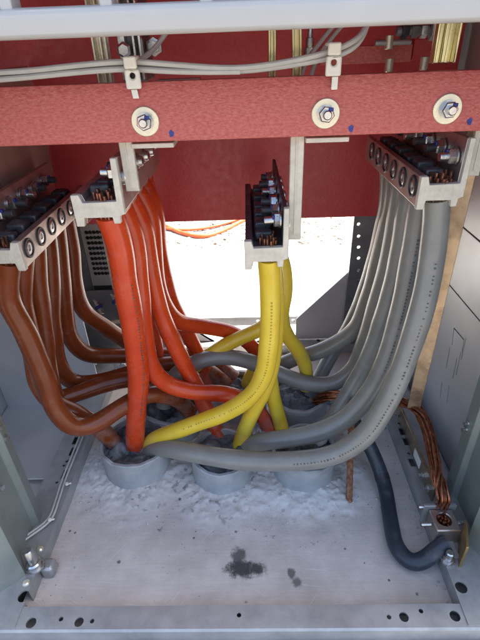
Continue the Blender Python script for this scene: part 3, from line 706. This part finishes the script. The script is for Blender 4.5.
# earth clamp on the right rail
cp = at(446, 520, Y=.496)
t = thing('earth_clamp', 'metal earth clamp gripping the copper strands on the right rail', 'clamp', (cp.x, cp.y, .032))
cl = MB().box((cp.x - .022, cp.y - .020, cp.z - .042), (cp.x + .020, cp.y + .022, cp.z - .001))
cl.build('clamp_body', M['tin'], t, bevel=.002, cut=holes([(cp.x - .002, cp.y + .002, cp.z)], .0125, .05))
MB().box((cp.x - .030, cp.y + .024, cp.z - .046), (cp.x + .028, cp.y + .030, cp.z + .006)).build('clamp_jaw', M['galv'], t, bevel=.001)
st_ = MB()
for k in range(12):
    a = k * 2.4; rr_ = .0105 * math.sqrt((k + .5) / 12); q = Vector((cp.x - .002 + rr_ * math.cos(a), cp.y + .002 + rr_ * math.sin(a), cp.z - .014))
    st_.cyl(q, q + Vector((0, 0, .014 + .004 * math.sin(k * 3))), .0022, 7)
st_.build('strand_ends', M['copper'], t)
for dx, dy, dz in ((-.034, .000, -.012), (.032, .006, -.016), (-.030, .03, -.004)):
    MB().cyl((cp.x + dx - .008, cp.y + dy, cp.z + dz), (cp.x + dx + .010, cp.y + dy, cp.z + dz), .0042, 12).build('clamp_screw', M['zinc'], t)
bz = at(461, 545, Y=.455)
MB().obox((bz.x + .003, bz.y, .060), (.35, .94, 0), (.94, -.35, 0), (0, 0, 1), .050, .004, .060).build('brass_plate', M['brass'], t, bevel=.0008)
wb = at(449, 556, Z=.045)
MB().lathe((wb.x, wb.y, .032), (0, 0, 1), [(0, .012), (.004, .012), (.0042, .009), (.009, .009), (.0092, .0065), (.022, .0065), (.024, .005)], 20).build('bolt', M['zinc'], t)
MB().box((cp.x - .008, cp.y - .05, .0325), (cp.x + .012, cp.y + .02, max(.036, cp.z - .0425))).build('clamp_base', M['galv'], t, bevel=.001)

# small copper busbar on edge along the right rail, with sticker
a = at(421, 421, Z=.10); b = at(437, 492, Z=.06)
t = thing('earth_busbar', 'narrow bronze earth bar along the right rail with a small white sticker', 'busbar', (RX + .022, .70, .034))
MB().box((RX + .018, .56, .033), (RX + .023, .80, .072)).build('bar', M['bronze'], t, bevel=.0006)
MB().box((RX + .0168, .632, .040), (RX + .0178, .668, .062)).build('sticker', M['label'], t)
for y in (.575, .605, .78):
    MB().lathe((RX + .018, y, .052), (-1, 0, 0), [(0, .008), (.005, .0078), (.0052, .0045), (.012, .004)], 6).build('bolt', M['zinc'], t)
# tall bronze bar at the right, behind the grey block
a = at(471, 160, Y=.665); b = at(418, 400, Y=.665)
t = MB().obox(((a.x + b.x) / 2  , .672, .47), (.92, -.38, 0), (.38, .92, 0), (0, 0, 1), .024, .006, .60)
o = t.build('copper_bar', M['bronze'], bevel=.0006)
o.data.transform(Matrix.Translation((0, 0, 0)))
tag(o, 'tall tarnished copper bar standing upright behind the right grey cables', 'copper bar')
p = at(413, 349, Y=.65); 
MB().lathe((p.x, .664, p.z), (-.38, -.92, 0), [(0, .007), (.004, .007), (.0042, .004), (.010, .004)], 16).build('stud', M['zinc'], o)

# ------------------------------------------------------------------ left rail wires, ties and stud
for k, du in enumerate((0, 3.2)):
    pts = [(-2, 549 + du, .034), (12, 545 + du, .04), (30, 533 + du, .036), (48 + du, 520, .036), (54 + du, 505, .036), (62 + du, 480, .035), (72 + du, 455, .035), (82 + du, 430, .035), (88 + du, 412, .035)]
    S = spline([at(u, v, Z=z + .003) for u, v, z in pts])
    tag(MB().tube(S, .0021, 8).build('thin_wire', M['wire']), ['thin grey wire clipped along the left rail, outer of two', 'thin grey wire clipped along the left rail, inner of two'][k], 'wire', 'thin wires along the left rail')
for k, (u, v) in enumerate(((52, 521), (69, 485))):
    p = at(u, v, Z=.038)
    t = thing('cable_tie', ['white nylon tie near the left rail stud', 'white nylon tie halfway along the left rail'][k], 'cable tie', p, 'nylon ties on the left rail')
    MB().obox(p + Vector((0, 0, .004)), (.95, .3, 0), (-.3, .95, 0), (0, 0, 1), .011, .004, .0024).build('band', M['nylon'], t, bevel=.001)
    MB().obox(p + Vector((-.003, -.001, .005)), (.95, .3, 0), (-.3, .95, 0), (0, 0, 1), .006, .007, .005).build('head', M['nylon'], t, bevel=.0015)
p = at(35, 566, Z=RT + .002)
t = thing('threaded_stud', 'shiny steel bolt and washer standing on the left rail', 'bolt', p)
MB().lathe(p, (0, 0, 1), [(0, .0165), (.003, .0165), (.0032, .013), (.011, .0125), (.0135, .010)], 28).build('washer_nut', M['zinc'], t)
MB().lathe(p + Vector((0, 0, .0135)), (-.12, .1, 1), [(0, .0085), (.026, .0085), (.029, .007)], 18).build('shank', M['zinc'], t)
for k, (u, v) in enumerate(((40, 549), (26, 583))):
    p = at(u, v, Z=RT + .002)
    MB().lathe(p, (0, 0, 1), [(0, .0065), (.002, .006), (.004, .0035)], 12).build('rivet', M['yzinc'], cab)

# ------------------------------------------------------------------ top: white cover, wires, struts
cy = .50
c0 = at(0, 42, Y=cy); c1 = at(480, 21, Y=cy); zc0 = (c0.z + c1.z) / 2
zc1 = (at(0, 9, Y=cy).z + at(480, -12, Y=cy).z) / 2
cov = thing('white_cover', 'white enamelled louvred cover across the top of the opening', 'cover', (0, cy, zc0))
h = zc1 - zc0
MB().prism([(cy + .002, zc0), (cy + .03, zc0 + .001), (cy + .03, zc1 - .004), (cy + .002, zc1), (cy - .004, zc1 - .003), (cy - .005, zc0 + .005), (cy - .003, zc0 + .001)], YZ, -.45, .42).build('lower_edge', M['white'], cov, bevel=.003)
for u in (4, 105, 206, 307, 408):
    p = at(u, 3, Y=cy); 
    MB().box((p.x - .006, cy, zc1 - .006), (p.x + .006, cy + .024, zc1 + .030)).build('louvre_web', M['white'], cov, bevel=.002)
MB().box((-.45, cy - .004, zc1 + .030), (.42, cy + .028, zc1 + .075)).build('upper_edge', M['white'], cov, bevel=.003)
tag(MB().box((-.655, cy + .032, zc1 + .055), (.42, .997, zc1 + .061)).build('shade_plate', M['redsheet'], bevel=.001), 'added dark red plate shading the space behind the white louvred cover', 'shade plate')  # unseen plate added to keep light off the space above the beam
# grey wires along the top of the beam
WR = (((-12, 73), (30, 70.5), (80, 65), (128, 61.5), (180, 65), (235, 68), (285, 62), (332, 51), (352, 43), (364, 31), (372, 14)),
      ((-12, 79), (30, 76), (80, 71), (128, 67), (180, 69.5), (235, 71.5), (285, 66), (333, 57), (350, 51), (362, 40), (370, 14)),
      ((-12, 80.5), (30, 77), (80, 72), (128, 69), (165, 71), (205, 72), (240, 71.5)))
wl = ['uppermost thin grey wire running along the top of the red beam', 'lower thin grey wire running along the top of the red beam', 'short thin grey wire under the other two at the left end of the red beam']
for k, w in enumerate(WR):
    S = spline([at(u, v, Y=.605 + (.008 if k == 1 else .002) + (.03 if u > 355 else 0) * (u - 355) / 15) for u, v in w])
    tag(MB().tube(S, .0033, 10).build('grey_wire', M['wire']), wl[k], 'wire', 'grey wires on the red beam')
S = spline([at(u, v, Y=Y) for u, v, Y in ((168, 30, .68), (160, 42, .675), (150, 54, .67), (138, 61, .66), (128, 66, .645))])
tag(MB().tube(S, .0031, 10).build('grey_wire', M['wire']), 'thin grey wire curving up behind the left cable tie mount', 'wire', 'grey wires on the red beam')
for k, (pts) in enumerate((((296, 90, .70), (307, 60, .71), (322, 40, .72), (338, 20, .73)), ((308, 88, .70), (316, 60, .715), (330, 40, .73), (345, 22, .74)))):
    S = spline([at(u, v, Y=Y) for u, v, Y in pts])
    tag(MB().tube(S, .003, 10).build('grey_wire', M['wire']), ['thin wire rising behind the beam beside the right narrow strut', 'thin wire rising behind the beam nearest the right tie mount'][k], 'wire', 'grey wires on the red beam')
# tie mounts hanging over the beam front
for k, (u, v0, v1) in enumerate(((129, 57, 99), (335, 43, 90))):
    p0 = at(u, v0, Y=BY - .006); p1 = at(u + (4 if k == 0 else 0), v1, Y=BY - .006)
    t = thing('tie_mount', ['nylon cable tie mount on the beam above the left bolt', 'nylon cable tie mount on the beam above the middle bolt'][k], 'tie mount', (p0.x, BY, p1.z), 'tie mounts on the red beam')
    zz = p0.z; cx = p0.x
    MB().box((cx - .0075, BY - .008, zz - .012), (cx + .0075, BY - .002, zz + .001)).build('loop', M['nylon'], t, bevel=.002)
    MB().box((cx - .0075, BY - .002, zz - .003), (cx + .0075, BY + .018, zz + .001)).build('saddle', M['nylon'], t, bevel=.0015)
    MB().box((cx - .0085, BY - .006, zz - .033), (cx + .0095, BY - .001, zz - .0125)).build('body', M['nylon'], t, bevel=.002, cut=holes([(cx + .0005, BY - .004, zz - .019)], .0034, .03, (0, 1, 0)))
    MB().obox(((cx + p1.x) / 2 + .0015, BY - .0025, (zz - .0335 + p1.z) / 2), (1, 0, 0), (0, 1, 0), (.12 if k == 0 else 0, 0, -1), .0075, .002, zz - .0335 - p1.z).build('tail', M['nylon'], t, bevel=.0008)

# struts behind the beam
def strut(u0, v0, u1, v1, Y, wpx, mt, label, ribs=True):
    a = at(u0, v0, Y=Y); b = at(u1, v1, Y=Y); w = (at(u0 + wpx, v0, Y=Y).x - a.x)
    t = thing('steel_strut', label, 'strut', b, 'struts behind the red beam')
    d = (b - a).normalized(); a = a - d * .10
    x = Vector((1, 0, 0)); y = d.cross(x).normalized(); x = y.cross(d)
    l = (b - a).length; c = (a + b) / 2
    # channel section: back plate and two rolled flanges
    MB().obox(c + Vector((0, .006, 0)), x, y, d, w, .002, l).build('web', mt, t, bevel=.0004)
    for s in (-1, 1):
        MB().obox(c + x * s * (w / 2 - .0016) + Vector((0, -.001, 0)), x, y, d, .0032, .012, l).build('flange', mt, t, bevel=.001)
    if ribs: MB().obox(c + Vector((0, .002, 0)), x, y, d, w * .18, .005, l).build('rib', mt, t, bevel=.001)
strut(99, 36, 107, 86, .68, 15, M['yzinc'], 'pale steel strut at the left behind the red beam')
strut(272, 26, 272, 82, .70, 8, M['strut'], 'narrow brass coloured strut, left one of the close pair', False)
strut(296.5, 24, 296.5, 80, .70, 10, M['strut'], 'narrow brass coloured strut, right one of the close pair', False)
strut(451, 14, 442, 63, .66, 24, M['strut'], 'wide brass coloured strut tilted above the right end of the beam')
# dark breaker body with metal straps at the left strut
p = at(117, 38, Y=.72); q = at(143, 82, Y=.72)
t = thing('connector_box', 'dark metal connector box behind the left tie mount', 'connector', (p.x, .72, q.z))
MB().box((p.x, .722, q.z), (q.x + .004, .80, p.z + .05)).build('body', M['darkpost'], t, bevel=.003)
for u, w in ((122, .010), (134, .004), (140, .004)):
    s = at(u, 40, Y=.715)
    MB().box((s.x - w / 2, .708, q.z + .004), (s.x + w / 2, .720, p.z + .05)).build('strap', M['zinc'], t, bevel=.001)
p = at(125, 50, Y=.71); MB().lathe((p.x, .706, p.z), (0, -1, 0), [(0, .010), (.004, .010), (.006, .007)], 6).build('bolt', M['zinc'], t)
p = at(153, 47, Y=.74); MB().lathe((p.x, .76, p.z), (0, -1, 0), [(0, .012), (.012, .012), (.0122, .008), (.02, .008)], 6).build('bolt', M['zinc'], t)
p = at(165, 79, Y=.72)
MB().box((p.x - .01, .71, p.z - .004), (p.x + .05, .73, p.z)).build('foot', M['galv'], t, bevel=.001)
# horizontal bolts and pink plate at the right
p = at(340, 56, Y=.80); q = at(412, 53, Y=.80); hh = at(340, 46, Y=.80).z - at(340, 64, Y=.80).z
t = thing('support_plate', 'horizontal red insulating plate with bolts behind the right part of the beam', 'insulating plate', (q.x, .80, q.z - hh / 2))
MB().box((p.x - .03, .80, q.z - hh / 2), (q.x, .83, q.z + hh / 2)).build('plate', M['red'], t, bevel=.001)
MB().box((q.x + .003, .806, q.z - hh / 2 + .002), (q.x + .050, .83, q.z + hh / 2 + .006)).build('plate', M['redsheet'], t, bevel=.001)
a = at(374, 43, Y=.78); b = at(410, 42, Y=.78)
MB().cyl((a.x, .775, a.z), (b.x, .775, a.z), .004).build('rod', M['galv'], t)
for (u, v) in ((389, 43), (389, 66), (424, 64)):
    s = at(u, v, Y=.775); MB().cyl((s.x, .775, s.z - .008), (s.x, .775, s.z + .010), .006).build('spacer', M['yzinc'], t)
a = at(400, 31, Y=.74); b = at(440, 31, Y=.74)
t = thing('insulator_bolt', 'dark horizontal bolt with washers left of the wide brass coloured strut', 'bolt', (a.x, .74, a.z))
MB().cyl((a.x - .005, .74, a.z), (b.x, .74, a.z), .006).build('shank', M['darkpost'], t)
for u, r_, m_ in ((401, .010, 'black'), (411, .009, 'darkpost'), (420, .010, 'zinc'), (430, .013, 'galv'), (436, .010, 'zinc')):
    s = at(u, 31, Y=.74); MB().hexnut((s.x, .74, a.z), (1, 0, 0), r_, .010).build('nut', M[m_], t)
p = at(310, 38, Y=.76)
t = thing('small_insulator', 'small upright terminal post right of the brass coloured struts', 'terminal post', (p.x, .76, p.z))
MB().lathe((p.x, .76, p.z - .03), (0, 0, 1), [(0, .009), (.018, .009), (.0185, .006), (.03, .006), (.0305, .004), (.06, .003)], 12).build('stem', M['zinc'], t)

# ------------------------------------------------------------------ things outside
S = spline([at(u, v, Z=-.062) for u, v in ((150, 215), (166, 226), (185, 234), (203, 237), (220, 232), (236, 224), (252, 216))], .02)
tag(MB().tube(S, .011, 12).build('orange_hose', M['hose']), 'thicker orange hose curving on the gravel outside', 'hose')
S = spline([at(u, v, Z=-.06) for u, v in ((150, 218), (168, 229), (190, 230), (212, 227), (240, 219), (262, 212))], .02)
tag(MB().tube(S, .007, 12).build('orange_hose', M['hose']), 'thinner orange hose lying above the thicker one on the gravel', 'hose')
# loose stones at the edge of the pad
st_ = MB(); rn = random.Random(5)
base = bmesh.new(); bmesh.ops.create_icosphere(base, subdivisions=1, radius=1)
bv = [v.co.copy() for v in base.verts]; bf = [tuple(v.index for v in f.verts) for f in base.faces]; base.free()
for k in range(5200):
    x = rn.uniform(-1.3, 1.6); y = 2.03 + rn.random() ** 1.4 * 2.0; r_ = rn.uniform(.005, .014)
    q = Matrix.Rotation(rn.random() * 6, 3, 'Z') @ Matrix.Diagonal((1, rn.uniform(.6, 1), rn.uniform(.4, .8)))
    st_.add([Vector((x, y, -.072)) + (q @ v) * r_ * rn.uniform(.8, 1.2) for v in bv], bf)
tag(st_.build('gravel_stones', M['gravel'], smooth=False), 'loose pale gravel beyond the concrete pad outside', 'gravel', kind='stuff')

gr = MB(); rn = random.Random(11)
for k in range(1200):
    if k < 900:
        c = CP[rn.randrange(3)]; a_ = rn.uniform(-2.9, -.2); d_ = c[3] + .012 + abs(rn.gauss(0, .055)); x = c[0] + d_ * math.cos(a_); y = c[1] + d_ * math.sin(a_)
    elif k < 1140: x = rn.choice((LX + .004 + abs(rn.gauss(0, .012)), RX - .004 - abs(rn.gauss(0, .012)))); y = rn.uniform(.38, .9)
    else: x = rn.uniform(LX, RX); y = rn.uniform(.385, .62)
    if not (LX + .003 < x < RX - .003 and y > .38): continue
    d = min(math.hypot(x - c_[0], y - c_[1]) - c_[3] for c_ in CP)
    if d < .006: continue
    r_ = rn.uniform(.0006, .0015) + (rn.random() ** 8) * .0022
    zf = max(0, 1 - d / .06) ** 2 * .010
    q = Matrix.Rotation(rn.random() * 6, 3, (rn.random(), rn.random(), 1)) @ Matrix.Diagonal((1, rn.uniform(.6, 1), rn.uniform(.5, .9)))
    gr.add([Vector((x, y, zf + r_ * .4)) + (q @ v) * r_ * rn.uniform(.8, 1.2) for v in bv], bf)
M['grit'] = mat('mortar_grit', (.48, .47, .45), .9, 0, (.20, .19, .18), 55, lo=.5, hi=.62)
tag(gr.build('mortar_grit', M['grit'], smooth=False), 'fine mortar grit scattered on the cabinet floor', 'grit', kind='stuff')
# ------------------------------------------------------------------ light
SC.world = bpy.data.worlds.new('World'); SC.world.use_nodes = True
nt = SC.world.node_tree; bg = nt.nodes['Background']
sky = nt.nodes.new('ShaderNodeTexSky'); sky.sky_type = 'NISHITA'; sky.sun_disc = False
EL, AZ = 56, 62      # azimuth measured from +Y (behind the cabinet) to +X (right)
sky.sun_elevation = R(EL); sky.sun_rotation = R(AZ)
sky.altitude = 200; sky.air_density = 1; sky.dust_density = 4.5; sky.ozone_density = .5
nt.links.new(sky.outputs[0], bg.inputs['Color']); bg.inputs['Strength'].default_value = .15
sd = bpy.data.lights.new('sun', 'SUN'); so_ = bpy.data.objects.new('sun', sd); COL.objects.link(so_)
sd.energy = 4.5; sd.angle = R(.5); sd.color = (1, .95, .88)
dirv = Vector((math.sin(R(AZ)) * math.cos(R(EL)), math.cos(R(AZ)) * math.cos(R(EL)), math.sin(R(EL))))
so_.rotation_euler = (-dirv).to_track_quat('-Z', 'Y').to_euler()
SC.view_settings.view_transform = 'Standard'; SC.view_settings.look = 'None'; SC.view_settings.exposure = 1.85; SC.view_settings.gamma = 1
SC.cycles.use_denoising = True
SC.cycles.max_bounces = 10; SC.cycles.diffuse_bounces = 6
